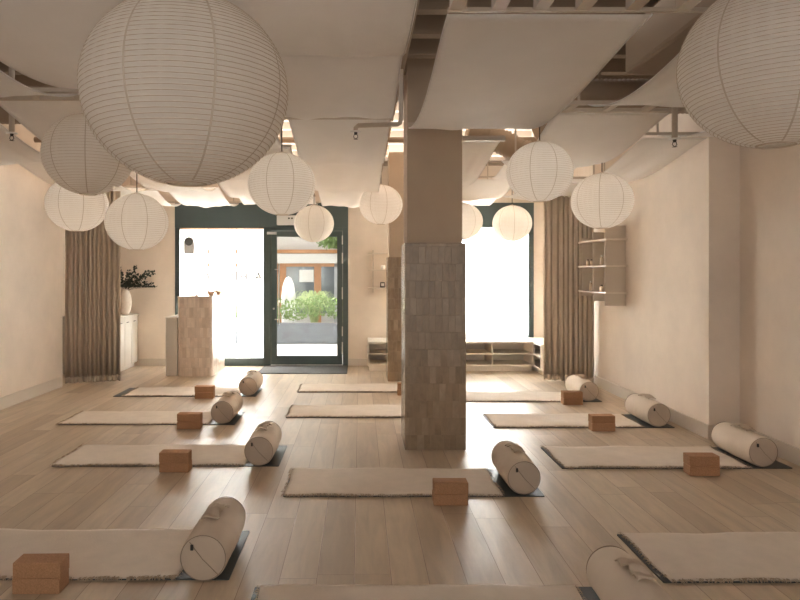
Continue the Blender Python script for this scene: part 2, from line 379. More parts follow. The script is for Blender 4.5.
cols = [
 ('LL', -3.85, -2.95, [(2.6, 4.7), (4.9, 7.05), (7.1, 9.0), (9.35, 10.7)]),
 ('L', -2.76, -2.0, [(2.6, 4.6), (4.8, 7.1), (7.2, 9.0), (9.1, 10.7)]),
 ('M', -1.88, -.70, [(1.9, 4.45), (4.65, 6.4), (6.5, 8.1), (8.2, 9.8), (9.95, 10.72)]),
 ('B', -.60, .25, [(1.9, 3.78), (3.80, 5.24), (5.37, 7.1), (7.15, 9.05), (9.1, 10.7)]),
]
for key, x0, x1, spans in cols:
    for i, (a, b) in enumerate(spans):
        where = ords[i]+' from the camera,' if i < len(spans)-1 else 'nearest the shop front,'
        sail(x0, x1, a, b, 'pale canvas sail %s in the %s' % (where, colnames[key]), h0=hr(a)+(.042 if i else 0), h1=hr(b)-.004)
    for i, (a, b) in enumerate(spans):
        if i == 0: frame(x0, x1, a-.2, a-.01, hr(a))
        nb = spans[i+1][0] if i+1 < len(spans) else b+.02
        frame(x0-.02, x1+.02, b, nb, hr(b))
S = lambda *a, **k: sail(*a, **k)
S(.425, 1.41, 3.14, 5.64, 'large pale canvas sail ending right in front of the tiled pillar top', sag=.125, h0=2.808)
S(.96, 1.32, 6.15, 8.25, 'narrow canvas sail emerging from behind the right side of the tiled pillar', sag=.20)
S(.96, 2.02, 8.3, 9.86, 'white canvas sail high behind the tiled pillar, farther than the narrow one')
S(.45, 2.1, 9.95, 10.72, 'white canvas sail right above the head of the right frosted window')
S(1.72, 2.62, 2.9, 4.9, 'canvas sail partly hidden by the huge lantern at the top right', sag=.13)
S(1.55, 2.45, 5.14, 7.1, 'canvas sail hanging above the two middle lanterns right of the pillar', sag=.16)
S(1.62, 2.45, 7.2, 8.2, 'short canvas sail right of the pillar, between curtain head and nearer sails', sag=.06)
S(2.15, 3.1, 8.5, 9.8, 'canvas sail above the head of the right curtain')
S(2.7, 3.45, 3.6, 5.9, 'canvas sail beside the right wall nearest the camera, behind the huge lantern', sag=.14)
S(2.62, 3.2, 6.0, 8.3, 'canvas sail running along the right wall beyond the wall corner', sag=.16)
# ladder over the pillar-side sail, with cross members running toward the camera
m = MB().box(.42, 2.12, 3.10, 3.12, 2.808, 2.828).box(.42, 2.12, 1.9, 1.96, 2.808, 2.828)
for x in (.46, .66, .86, 1.06, 1.30, 1.54, 1.78, 2.04): m.box(x-.033, x+.033, 1.96, 3.10, 2.813, 2.88)
for x in (.5, 2.0): m.box(x-.008, x+.008, 3.08, 3.10, 2.82, 3.6)
trim(m)
trim(MB().box(.42, 1.41, 5.65, 5.68, 2.828, 2.87))
trim(MB().box(.96, 1.36, 6.08, 6.13, 2.80, 2.845))
frame(.96, 2.04, 8.26, 8.28, hr(8.3)); frame(.96, 2.04, 9.875, 9.93, hr(9.85))
frame(1.72, 2.62, 2.7, 2.88, 2.82); frame(1.55, 2.62, 4.9, 5.12, 2.82); frame(1.6, 2.47, 7.1, 7.2, hr(7.1))
frame(2.13, 3.12, 8.4, 8.49, hr(8.5)); frame(2.6, 3.45, 5.9, 5.98, 2.81); frame(2.6, 3.22, 8.3, 8.35, hr(8.3))

# ducts and pipes above the cloth
def ribbed(name, pts, r, label, rib=.036, hanger=True):
    P_ = [Vector(p) for p in pts]; out = []; acc = 0
    # resample
    dens = []
    for a, b in zip(P_, P_[1:]):
        k = max(2, int((b-a).length/(rib/2))); dens += [a.lerp(b, i/k) for i in range(k)]
    dens.append(P_[-1])
    R = [r+(.009 if i % 2 else -.009) for i in range(len(dens))]
    root = empty(name, P_[0], 0, label, 'duct')
    MB().tube([p-P_[0] for p in dens], R, 28).build('ducting', 'duct', root)
    if hanger:
        for k in (.25, .75):
            h = MB(); q = dens[int(len(dens)*k)]-P_[0]; h.box(q.x-.01, q.x+.01, q.y-.004, q.y+.004, q.z+r-.01, 3.6-P_[0].z)
            h.build('hanger', 'joist', root)
ribbed('air_duct', [(1.72, 5.3, 3.0), (2.7, 5.3, 3.0)], .13, 'ribbed round duct above the canvas between two sails right of the pillar')
def arc(c, r, a0, a1, y, n=12): return [(c[0]+r*math.cos(a0+(a1-a0)*k/n), y, c[1]+r*math.sin(a0+(a1-a0)*k/n)) for k in range(n+1)]
ribbed('flexible_duct', [(1.25, 7.6, 3.22), (1.5, 7.6, 3.16), (1.7, 7.55, 3.06), (1.85, 7.5, 2.95), (1.95, 7.45, 2.93)], .14, 'bent flexible duct hanging above the canvas just right of the tiled pillar', hanger=False)
ribbed('flexible_duct', [(2.35, 6.9, 3.25), (2.1, 7.0, 3.18), (1.9, 7.0, 3.1)], .15, 'short flexible duct end seen over the lantern nearest the pillar on its right', hanger=False)
ribbed('air_duct', [(-3.4, 5.8, 3.05), (-2.3, 5.8, 3.05)], .15, 'ribbed round duct seen in the gap between sails at the far left')
t = empty('box_duct', (2.65, 4.0, 3.02), 0, 'boxy rectangular duct under the dark ceiling beside the huge right lantern', 'duct')
MB().box(-.70, .88, -.9, .8, 0, .34).build('casing', 'duct', t, bevel=.03)
MB().box(-.5, -.46, -.5, -.48, .34, .58).build('hanger', 'joist', t); MB().box(.5, .54, -.5, -.48, .34, .58).build('hanger', 'joist', t)
def sprinkler(x, y, z, top, label, horiz=None):
    root = empty('sprinkler_pipe', (x, y, z), 0, label, 'sprinkler')
    if horiz:
        MB().tube([(0,0,.03), (0,0,.055), (.02,0,.075), (horiz-.03,0,.085), (horiz-.01,0,.095), (horiz,0,.125), (horiz,0,top-z)], .019, 12).build('pipe', 'rail', root)
    else: MB().tube([(0,0,.03), (0,0,top-z)], .022, 12).build('pipe', 'rail', root)
    MB().lathe([(.001,.03),(.045,.028),(.048,.022),(.001,.018)], 20).build('escutcheon', 'white', root)
    MB().lathe([(.001,.02),(.014,.02),(.012,0),(.001,0)], 12).tube([(-.012,0,0),(-.018,0,-.02),(0,0,-.035),(.018,0,-.02),(.012,0,0)], .003, 6, cap=False).lathe([(.001,-.034),(.02,-.036),(.001,-.039)], 14).build('sprinkler_head', 'dark', root)
sprinkler(-.035, 5.31, 2.69, 3.6, 'bent ceiling pipe with sprinkler head crossing below the sails left of the pillar', horiz=.37)
sprinkler(2.43, 5.02, 2.57, 3.6, 'straight drop pipe with sprinkler head just left of the huge right lantern')
sprinkler(-2.85, 5.32, 2.68, 3.6, 'short drop pipe with sprinkler head at the far left edge')
t = MB().tube([(.34, 2.0, 3.25), (.34, 10.8, 3.25)], .03, 10).tube([(-4.0, 8.0, 3.2), (3.2, 8.0, 3.2)], .035, 10)
trim(t, 'duct')

# ------------------------------------------------------------------ lanterns
def lantern_meshes(R, k, nrib):
    rz = R*k; a0 = .19; prof = []; K = nrib*3
    for i in range(K+1):
        a = a0+(PI-2*a0)*i/K
        bul = 1-.010*abs(math.cos(PI*i/3))**2 if True else 1
        prof.append((R*math.sin(a)*bul, -rz*math.cos(a)))
    sh = MB().lathe(prof, 72)
    rb = MB(); turns = nrib
    pts = []
    for i in range(turns*36+1):
        a = a0+(PI-2*a0)*i/(turns*36); q = 2*PI*i/36
        pts.append((R*math.sin(a)*.999*math.cos(q), R*math.sin(a)*.999*math.sin(q), -rz*math.cos(a)))
    rb.tube(pts, .0014 if R > .33 else .0009, 4, cap=False)
    se = MB()
    for s_ in range(8):
        q = 2*PI*s_/8+.2
        L = []
        for i in range(49):
            a = a0+(PI-2*a0)*i/48; r = R*math.sin(a)*1.002; dq = .0038/max(r, .03)*(1.0 if R > .33 else .8)
            L.append(((r*math.cos(q-dq), r*math.sin(q-dq), -rz*math.cos(a)), (r*math.cos(q+dq), r*math.sin(q+dq), -rz*math.cos(a))))
        v = [p for pr in L for p in pr]
        se.add(v, [(2*i, 2*i+1, 2*i+3, 2*i+2) for i in range(48)], True)
    zb = -rz*math.cos(a0); r0 = R*math.sin(a0)
    ring = MB().tube([(r0*math.cos(2*PI*i/32), r0*math.sin(2*PI*i/32), zb) for i in range(32)], .0035, 8, closed=True)
    ring2 = MB().tube([(r0*math.cos(2*PI*i/32), r0*math.sin(2*PI*i/32), -zb) for i in range(32)], .0035, 8, closed=True)
    wire = MB().tube([(-r0, 0, -zb), (0, 0, -zb+.02), (r0, 0, -zb)], .002, 6).tube([(0,0,-zb+.02), (0,0,-zb-.10)], .006, 8).lathe([(.001,-zb-.24),(.03,-zb-.22),(.035,-zb-.18),(.02,-zb-.12),(.018,-zb-.10),(.001,-zb-.10)], 16)
    return sh, rb, se, ring, ring2, wire
def make_lantern(R, k, nrib):
    root = empty('paper_lantern', (0,0,0))
    sh, rb, se, r1, r2, wire = lantern_meshes(R, k, nrib)
    sh.build('shade', 'paper', root); rb.build('wire_rib', 'rib', root); se.build('paper_seam', 'seam', root)
    r1.build('ring', 'rib', root); r2.build('ring', 'rib', root); wire.build('bulb_holder', 'rib', root)
    return root
big = make_lantern(.375, .93, 54); small = make_lantern(.30, .92, 38)
reg(big); reg(small)
def lantern(src, used, x, y, z, s, label, R, rot):
    o = copy_tree(src) if used[0] else src
    used[0] = True
    o.location = (x, y, z); o.scale = (s, s, s); o.rotation_euler = (0, 0, rot)
    tag(o, label, 'lantern', 'round white paper lanterns')
    top = R*.9
    MB().tube([(0, 0, top), (0, 0, (3.58-z)/s)], .005/s, 8).build('cord', 'cord', o)
ub, us = [False], [False]
lantern(big, ub, -.645, 2.42, 2.235, 1.0, 'huge paper lantern hanging at the top left, largest of all', .375, .3)
lantern(big, ub, 1.735, 2.71, 2.435, 1.0, 'huge paper lantern cut off by the top right corner of the photo', .375, 1.05)
for x, y, z, s, lab in (
    (-1.93, 4.62, 2.40, 1.03, 'paper lantern hanging left of and half behind the huge top-left one'),
    (-2.86, 6.57, 2.255, 1.0, 'paper lantern farthest left, in front of the left wall and curtain head'),
    (-2.19, 6.38, 2.06, 1.0, 'paper lantern hanging lowest on the left, above the vase of dark foliage'),
    (-.695, 5.78, 2.35, 1.0, 'paper lantern hanging above the entrance, overlapping the smaller one behind it'),
    (-.69, 9.75, 2.30, 1.0, 'small paper lantern directly in front of the glass door top'),
    (.286, 8.86, 2.49, .98, 'small paper lantern just left of the tiled pillar'),
    (1.52, 5.5, 2.415, .92, 'paper lantern hanging right of the tiled pillar, higher than its neighbour'),
    (2.42, 6.5, 2.28, 1.0, 'paper lantern hanging in front of the right wall above the wall shelves'),
    (2.27, 9.7, 2.30, .97, 'small paper lantern in front of the right frosted window, fully visible'),
    (1.52, 9.6, 2.32, .97, 'small paper lantern half hidden behind the right side of the tiled pillar')):
    lantern(small, us, x, y, z, s, lab, .30, random.random()*.7)
    if 5 < y < 9:  # weak fill light added inside the mid-distance lanterns to lighten their paper
        pd = bpy.data.lights.new('lantern_fill_light', 'POINT'); pd.energy = .55; pd.color = (1.0, .93, .84); pd.shadow_soft_size = .05
        po = bpy.data.objects.new('lantern_fill_light', pd); COL.objects.link(po); po.location = (x, y, z+.02)

# ------------------------------------------------------------------ curtains
def curtain(ax, ay, bx, by, label, folds):
    n = folds*12; L = Vector((bx-ax, by-ay, 0)); ln = L.length; L.normalize(); nrm = Vector((L.y, -L.x, 0))
    root = empty('curtain', (ax, ay, 0), 0, label, 'curtain')
    offs = [random.uniform(.6, 1.35) for _ in range(folds+1)]; ws = [random.uniform(.7, 1.4) for _ in range(folds)]
    tot = sum(ws); cum = [0]
    for q in ws: cum.append(cum[-1]+q/tot)
    def row(z, f):
        pts = []
        for i in range(n+1):
            k, r = divmod(i, 12); 
            if k >= folds: k, r = folds-1, 12
            u = cum[k]+(cum[k+1]-cum[k])*r/12; a = .034*offs[k]*f
            p = L*(u*ln)+nrm*(a*math.cos(2*PI*r/12))+L*(.012*math.sin(4*PI*r/12)*f)
            pts.append((p.x, p.y, z))
        return pts
    zs = [.03, .045, .11, .6, 1.2, 1.9, 2.5, 2.8]; fs = [1.15, 1.15, 1.12, 1.0, 1.0, .95, .85, .8]
    rows = [row(z, f) for z, f in zip(zs, fs)]; m = n+1
    fc = lambda a, b: [(j*m+i, j*m+i+1, (j+1)*m+i+1, (j+1)*m+i) for j in range(a, b) for i in range(n)]
    MB().add([p for r in rows for p in r], fc(2, 7), True).build('drape', 'curtain', root, solid=.003)
    MB().add([p for r in rows for p in r], fc(0, 2), True).build('hem', 'curtain', root, solid=.006)
    tr = MB(); e = L*ln
    tr.add([(-.0-nrm.x*.02, -nrm.y*.02, 2.8), (e.x-nrm.x*.02, e.y-nrm.y*.02, 2.8), (e.x+nrm.x*.02, e.y+nrm.y*.02, 2.8), (nrm.x*.02, nrm.y*.02, 2.8),
            (-nrm.x*.02, -nrm.y*.02, 2.84), (e.x-nrm.x*.02, e.y-nrm.y*.02, 2.84), (e.x+nrm.x*.02, e.y+nrm.y*.02, 2.84), (nrm.x*.02, nrm.y*.02, 2.84)],
           [(0,3,2,1),(4,5,6,7),(0,1,5,4),(1,2,6,5),(2,3,7,6),(3,0,4,7)])
    tr.build('curtain_track', 'rail', root)
curtain(-4.09, 9.02, -3.42, 9.28, 'floor-length taupe curtain in front of the left alcove', 11)
curtain(2.66, 9.38, 3.235, 8.98, 'floor-length taupe curtain beside the right wall shelves', 10)

# ------------------------------------------------------------------ reception desk etc.
desk = empty('reception_desk', (-2.495, 9.8, 0), 0, 'waist-high counter clad in pinkish glazed tiles before the left window', 'desk')
def rounded(x0, x1, y0, y1, r, z0, z1):
    pts = []
    for cx, cy, a in ((x1-r, y0+r, -PI/2), (x1-r, y1-r, 0), (x0+r, y1-r, PI/2), (x0+r, y0+r, PI)):
        for k in range(9): q = a+PI/2*k/8; pts.append((cx+r*math.cos(q), cy+r*math.sin(q)))
    n = len(pts); m = MB()
    m.add([(x, y, z0) for x, y in pts]+[(x, y, z1) for x, y in pts], [(i, (i+1)%n, (i+1)%n+n, i+n) for i in range(n)], False)
    m.add([(x, y, z1) for x, y in pts], [tuple(range(n))]); m.add([(x, y, z0) for x, y in pts], [tuple(reversed(range(n)))])
    return m
rounded(-.265, .265, 0, .95, .055, 0, 1.185).build('tiled_body', 'desk_tile', desk)
rounded(-.268, .268, -.003, .953, .058, 1.185, 1.206).build('counter_top', mk('counter_stone', (.62,.52,.43), .35), desk, bevel=.003)
t = empty('side_cabinet', (-2.86, 9.86, 0), 0, 'low grey-green cabinet standing against the left side of the tiled counter', 'cabinet')
MB().box(-.09, .09, .0, .85, 0, .87).build('carcass', 'furn', t, bevel=.004)
MB().box(-.095, .095, -.005, .85, .87, .89).build('worktop', 'furn', t, bevel=.003)
def bowl(x, y, r, h, label):
    o = empty('bowl', (x, y, 1.206), 0, label, 'bowl')
    MB().lathe([(.001,.012),(r*.55,.014),(r*.55,0),(r*.6,.0),(r*.62,.014),(r*.9,h*.6),(r,h),(r*.94,h),(r*.8,h*.55),(r*.4,.022),(.001,.02)], 28).build('vessel', 'woodbowl', o)
    return o
bowl(-2.34, 10.2, .064, .070, 'small turned wooden bowl with a pestle on the tiled counter')
bowl(-2.30, 10.56, .060, .066, 'small turned wooden bowl without a pestle on the tiled counter')
tag(MB().tube([(-2.35, 10.2, 1.232), (-2.30, 10.2, 1.262), (-2.215, 10.2, 1.312)], [.010, .007, .011], 12).build('pestle', 'woodbowl'), 'wooden pestle leaning out of a bowl on the tiled counter', 'pestle')
t = empty('dish', (-2.50, 9.95, 1.206), 0, 'thin flat dish on a small foot near the counter front', 'dish')
MB().lathe([(.001,0),(.022,0),(.018,.018),(.001,.018)], 20).build('foot', 'woodbowl', t)
MB().lathe([(.001,.017),(.075,.022),(.08,.027),(.001,.023)], 28).build('plate', 'furn', t)

cab = empty('cabinet', (-4.15, 10.37, 0), 0, 'low grey cabinet against the left alcove wall, holding the vase', 'cabinet')
MB().box(-.48, .40, -.35, .56, .07, .855).box(-.48, .37, -.30, .52, 0, .07).build('carcass', 'furn', cab, bevel=.003)
MB().box(-.49, .43, -.36, .565, .855, .88).build('worktop', 'furn', cab, bevel=.003)
for a, b in ((-.345, -.055), (-.045, .25), (.26, .555)):
    d = MB().box(.40, .418, a, b, .085, .845).build('door', 'furn', cab, bevel=.002)
    hb = MB().tube([(.43, a+.06, .77), (.43, a+.14, .77)], .006, 8).tube([(.418, a+.07, .77), (.43, a+.07, .77)], .004, 6).tube([(.418, a+.13, .77), (.43, a+.13, .77)], .004, 6).build('handle', 'dark', d)
vx, vy, vz = -3.84, 10.62, .88
t = tag(MB().lathe([(.001,0),(.055,0),(.08,.05),(.100,.14),(.104,.22),(.092,.31),(.062,.38),(.048,.40),(.050,.415),(.040,.415),(.042,.395),(.001,.36)], 36, (0,0,0)).build('vase', 'vase'), 'tall cream ceramic vase on the grey cabinet in the left alcove', 'vase'); t.location = (vx, vy, vz)
br = empty('foliage_branches', (vx, vy, vz+.39), 0, 'spray of dark eucalyptus branches standing in the cream vase', 'foliage')
st = MB(); lf = MB()
for k in range(17):
    ang = random.uniform(0, 2*PI); ln = random.uniform(.32, .64); el = random.uniform(.35, 1.25)
    if k < 7: ang = random.uniform(-.6, .5); ln = random.uniform(.45, .76); el = random.uniform(.25, .85)
    d = Vector((math.cos(ang)*math.cos(el), math.sin(ang)*math.cos(el)*.5, math.sin(el)))
    pts = [Vector((0,0,-.04))*1.0, Vector((d.x*.02, d.y*.02, 0))]
    pts += [Vector((0,0,0))+d*ln*s+Vector((0,0,-.10*s*s)) for s in (.25,.5,.75,1.0)]
    st.tube(pts, [.003]*3+[.0024,.002,.0015], 5)
    for s in [i/16 for i in range(3, 17)]:
        c = d*ln*s+Vector((0,0,-.10*s*s))
        for q in range(3):
            dd = Vector((random.gauss(0,1), random.gauss(0,1), random.gauss(0,1))).normalized(); r = random.uniform(.016, .026)
            c2 = c+dd*.028; c2.z = max(c2.z, .07); a = dd; b = dd.cross(Vector((random.gauss(0,1), random.gauss(0,1), random.gauss(0,1)))).normalized()
            lf.add([c2-a*r, c2-a*r*.3+b*r*.7, c2+a*r*.6+b*r*.6, c2+a*r, c2+a*r*.6-b*r*.6, c2-a*r*.3-b*r*.7], [(0,1,2,3,4,5)])
st.build('stems', 'stem', br); lf.build('leaves', 'leaf', br)

# ---- storage bench under the right window, L-shaped
bn = empty('storage_bench', (1.4, 10.62, 0), 0, 'low open cream bench shelving running under the right window', 'bench')
X0, X1, Ya, Yb = .127-1.4, 2.74-1.4, 10.30-10.62, 10.92-10.62
MB().box(X0, X1+.60, Ya-.01, Yb, .445, .475).box(X1, X1+.60, 9.85-10.62, Ya-.01, .445, .475).build('bench_top', 'benchw', bn, bevel=.003)
MB().box(X0, X1+.02, Ya, Yb, .08, .105).box(X1, X1+.60, 9.86-10.62, Yb, .08, .105).build('bottom_board', 'benchw', bn)
MB().box(X0, X1+.02, Ya+.01, Yb, .262, .282).box(X1, X1+.60, 9.87-10.62, Yb, .262, .282).build('middle_board', 'benchw', bn)
MB().box(X0, X1, Yb-.012, Yb, .105, .445).box(X1+.3, X1+.6, 9.9-10.62, Yb, .105, .445).build('back_panel', 'benchw', bn)
MB().box(X0+.02, X1, Ya+.05, Yb-.02, 0, .08).box(X1+.05, X1+.6, 9.92-10.62, Yb, 0, .08).build('plinth', 'benchw', bn)
for x in (X0, .78-1.4, 1.44-1.4, 2.09-1.4, X1): MB().box(x, x+.022, Ya, Yb-.012, .105, .445).build('divider', 'benchw', bn)
MB().box(X1, X1+.3, 9.86-10.62, 9.88-10.62, .105, .445).build('divider', 'benchw', bn)

# ---- small shelf on the front wall, left of the far pillar
t = empty('wall_shelf', (.30, YF, 1.3), 0, 'small three-board shelf on the front wall between door and far pillar', 'shelf')
for z in (.585, .305, .005): MB().box(-.17, .25, -.16, 0, z-.01, z+.012).build('shelf_board', 'shelfedge', t, bevel=.002)
MB().box(-.09, -.075, -.15, 0, -.07, .64).build('upright', 'shelfw', t)
c = empty('candle', (.385, YF-.09, 1.618), 0, 'white round candle on the middle board of the small front wall shelf', 'candle')
MB().lathe([(.001,0),(.032,0),(.036,.03),(.036,.06),(.026,.072),(.001,.072)], 20).build('wax', 'white', c)
MB().tube([(0,0,.07),(0,0,.082)], .0015, 5).build('wick', 'dark', c)
c = empty('candle', (.375, YF-.09, 1.318), 0, 'dark glass candle with a pale label on the lowest board of the front wall shelf', 'candle')
MB().lathe([(.001,0),(.04,0),(.04,.09),(.036,.09),(.036,.07),(.001,.07)], 20).build('jar', 'dark', c)
MB().box(-.024, .024, -.043, -.039, .022, .070).build('paper_label', 'white', c)
c = tag(MB().box(-.015, .015, -.03, .03, 0, .09).build('small_box', 'dark', bevel=.003), 'narrow dark box beside the dark candle on the front wall shelf', 'box'); c.location = (.455, YF-.09, 1.318)

# ---- shelf unit on the right wall
t = empty('wall_shelf', (3.28, 8.45, 1.15), 0, 'greige open shelf unit of three boards and uprights on the right wall', 'shelf')
for z in (1.975, 1.645, 1.315): MB().box(-.27, 0, 7.96-8.45, 8.97-8.45, z-1.15-.010, z-1.15+.010).build('shelf_board', 'shelfedge', t, bevel=.002)
for y, z0, z1 in ((8.02, 1.155, 2.145), (8.43, 1.197, 2.09), (8.84, 1.25, 2.03)):
    MB().box(-.26, -.005, y-8.45-.008, y-8.45+.008, z0-1.15, z1-1.15).build('upright', 'shelfw', t, bevel=.002)
def bottle(x, y, z, r, h, cap, label):
    o = empty('bottle', (x, y, z), 0, label, 'bottle')
    MB().lathe([(.001,0),(r,0),(r,h*.68),(r*.8,h*.76),(r*.4,h*.8),(r*.4,h*.84),(.001,h*.84)], 18).build('body', 'glassamber', o)
    MB().lathe([(r*.02,h*.84),(r*.5,h*.84),(r*.5,h),(r*.02,h)], 14).build('cap', cap, o)
zb, zc = 1.6555, 1.3255
bottle(3.085, 8.66, zb, .022, .085, 'dark', 'short dark-capped bottle, right one of the far pair on the middle wall shelf board')
bottle(3.035, 8.66, zb, .022, .085, 'dark', 'short dark-capped bottle, left one of the far pair on the middle wall shelf board')
bottle(3.055, 8.22, zb, .022, .13, 'white', 'tall white-capped bottle in the nearer bay of the middle wall shelf board')
bottle(3.105, 8.17, zb, .020, .115, 'white', 'white-capped bottle half hidden behind the near upright of the wall shelves')
bottle(3.06, 8.62, zc, .022, .13, 'white', 'tall white-capped bottle on the lowest wall shelf board')
bottle(3.055, 8.22, zc, .026, .085, 'dark', 'short dark-capped bottle on the lowest wall shelf board')

# ------------------------------------------------------------------ mats, rugs, bolsters, blocks
def mat_(x0, x1, y0, y1, label):
    o = rounded(-(x1-x0)/2, (x1-x0)/2, -(y1-y0)/2, (y1-y0)/2, .008, 0, .006).build('yoga_mat', 'mat')
    o.location = ((x0+x1)/2, (y0+y1)/2, 0); return tag(o, label, 'yoga mat', 'charcoal yoga mats on the floor')
def rug_(x0, x1, y0, y1, label):
    root = empty('rug', ((x0+x1)/2, (y0+y1)/2, .006), 0, label, 'rug', 'cream fringed cotton rugs')
    hx, hy = (x1-x0)/2, (y1-y0)/2; nx, ny = 60, 20; ph = [random.uniform(0, 6) for _ in range(6)]
    def dx(v): return .006*math.sin(v*9+ph[0])
    def dy(u): return .007*math.sin(u*11+ph[1])+.004*math.sin(u*29+ph[2])
    def top(u, v):
        ed = min(1, min(u, 1-u, v*.35, (1-v)*.35)/.03)
        z = .0035+.007*ed**.5+.0022*math.sin(u*19+v*3+ph[3])*math.sin(v*5+ph[4])+.004*max(0, math.sin(u*8+ph[5]))*(1-min(1, min(v, 1-v)/.12))
        return ((u*2-1)*hx+dx(v)*(2*u-1), (v*2-1)*hy+dy(u)*(2*v-1), z)
    m = MB(); vs = [top(i/nx, j/ny) for j in range(ny+1) for i in range(nx+1)]
    base = [(x, y, .0005) for x, y, z in vs]; n = len(vs); k = nx+1
    fs = [(j*k+i, j*k+i+1, (j+1)*k+i+1, (j+1)*k+i) for j in range(ny) for i in range(nx)]
    fb = [tuple(n+a for a in reversed(q)) for q in fs]
    sd_ = [(i, n+i, n+i+1, i+1) for i in range(nx)]+[(ny*k+i+1, n+ny*k+i+1, n+ny*k+i, ny*k+i) for i in range(nx)]
    sd_ += [((j+1)*k, n+(j+1)*k, n+j*k, j*k) for j in range(ny)]+[(j*k+nx, n+j*k+nx, n+(j+1)*k+nx, (j+1)*k+nx) for j in range(ny)]
    m.add(vs+base, fs+fb+sd_, True).build('weave', 'rug', root)
    fr_ = MB()
    def strand(x, y, nx_, ny_):
        L = random.uniform(.018, .038); w_ = random.uniform(.0018, .0035); a = random.gauss(0, .5)
        dx_, dy_ = nx_*math.cos(a)-ny_*math.sin(a), nx_*math.sin(a)+ny_*math.cos(a)
        px, py = -dy_*w_, dx_*w_; z0 = random.uniform(.004, .012); zm = z0+random.uniform(-.002, .007); z1 = random.uniform(.001, .004)
        P0 = (x-nx_*.006, y-ny_*.006); P1 = (x+dx_*L*.5, y+dy_*L*.5); P2 = (x+dx_*L+random.gauss(0, .003), y+dy_*L)
        fr_.add([(P0[0]-px, P0[1]-py, z0), (P0[0]+px, P0[1]+py, z0), (P1[0]+px, P1[1]+py, zm), (P1[0]-px, P1[1]-py, zm+.001), (P2[0]+px*.4, P2[1]+py*.4, z1), (P2[0]-px*.4, P2[1]-py*.4, z1+.001)], [(0,1,2,3), (3,2,4,5)])
    for _ in range(int((x1-x0)/.0045)):
        u = random.random(); x, y, z = top(u, 0); strand(x, y, 0, -1)
    for _ in range(int((y1-y0)/.008)):
        v = random.random(); x, y, z = top(0, v); strand(x, y, -.6, 0); x, y, z = top(1, v); strand(x, y, .6, 0)
    fr_.build('fringe', 'fringe', root, solid=.0008)['kind'] = 'stuff'
    # dark underside edge thread line
    return root
def make_bolster(R=.121, L=.57):
    root = empty('bolster', (0,0,0)); n = 56
    prof = [(.001, 0), (R*.5, -.004), (R*.85, -.002), (R*.955, .004)]
    body = [(R*.93, .002), (R*.965, .010), (R*.99, .025), (R*1.0, .05), (R*1.0, .1), (R*1.015, L*.35), (R*1.02, L*.5), (R*1.015, L*.65), (R, L-.1), (R*.995, L-.04), (R*.975, L-.018), (R*.93, L-.003)]
    def wr(m, amt):
        out = []
        for x, y, z in m.v:
            q = math.atan2(z, x)
            k = 1+amt*(.55*math.sin(y*70+2.5*math.sin(q*3))*abs(math.cos(q))*math.exp(-((y-.28)/.14)**2)*1.4+.45*math.sin(q*6+y*11)+.25*math.sin(q*11-y*23))
            out.append((x*k, y, z*k))
        m.v = out; return m
    pr = []
    for a, b in zip(body, body[1:]):
        K = 12 if b[1]-a[1] > .04 else 3
        for i in range(K): pr.append((a[0]+(b[0]-a[0])*i/K, a[1]+(b[1]-a[1])*i/K))
    pr.append(body[-1])
    bm_ = wr(MB().lathe(pr, n, axis='Y'), .013)
    bm_.v = [(x, y, max(z, -R*.955)+R*.955) for x, y, z in bm_.v]
    bm_.build('body', 'bolster', root)
    for y0, s in ((0, 1), (L, -1)):
        e = MB().lathe([(.001, y0-.006*s), (R*.5, y0-.005*s), (R*.85, y0-.001*s), (R*.94, y0+.004*s)], n, axis='Y')
        if s < 0: e.f = [f_[::-1] for f_ in e.f]
        e.v = [(x, y, max(z, -R*.955)+R*.955) for x, y, z in e.v]
        cap = e.build('end_panel', 'bolster_end', root)
        MB().tube([(R*.935*math.cos(2*PI*i/48), y0+.002*s, max(R*.935*math.sin(2*PI*i/48), -R*.955)+R*.955+.003) for i in range(48)], .0020, 6, closed=True).build('piping', 'seamdark', root)
        if s > 0:
            MB().tube([(-R*.55, y0-.0065, R*.955+R*.72), (0, y0-.0085, R*.955+.0), (R*.62, y0-.0065, R*.955-R*.62)], .0016, 5).build('zip_seam', 'seamdark', cap)
            MB().box(-R*.44-.007, -R*.44+.007, y0-.016, y0-.006, R*1.34, R*1.34+.028).build('zip_pull', 'zip', cap, bevel=.002)
    return root
def make_strap():
    m = MB(); nu, nv = 30, 12; vs = []
    for j in range(nv+1):
        for i in range(nu+1):
            u, v = i/nu, j/nv; y = (u-.5)*.20+.006*math.sin(v*8); x = (v-.5)*.088*(1-.16*math.sin(u*PI)**2)+.004*math.sin(u*15)
            z = math.sqrt(.0146-x*x)-.1208
            z += .003+.020*math.sin(PI*u)**1.2-.9*x*x+.005*(1+math.sin(u*16+v*3))+.003*math.sin(v*8+u*7)*math.sin(PI*u)
            vs.append((x, y, z))
    k = nu+1
    m.add(vs, [(j*k+i, j*k+i+1, (j+1)*k+i+1, (j+1)*k+i) for j in range(nv) for i in range(nu)], True)
    return m
bol = make_bolster(); reg(bol)
strap_me = make_strap().build('strap', 'strap', None, solid=.007)
first_b = [True]
def bolster(x, y, label, side, rz=0):
    o = bol if first_b[0] else copy_tree(bol)
    o.location = (x, y, .0068); o.rotation_euler = (0, 0, rz)
    s = strap_me if first_b[0] else strap_me.copy()
    if not first_b[0]: COL.objects.link(s)
    first_b[0] = False
    s.parent = o; s.location = (0, .28, .2465); s.rotation_euler = (0, 0, .12*side)
    s.scale = (1, 1, 1)
    return tag(o, label, 'bolster', 'cream cylindrical bolsters at the mat ends')
fb = [None]
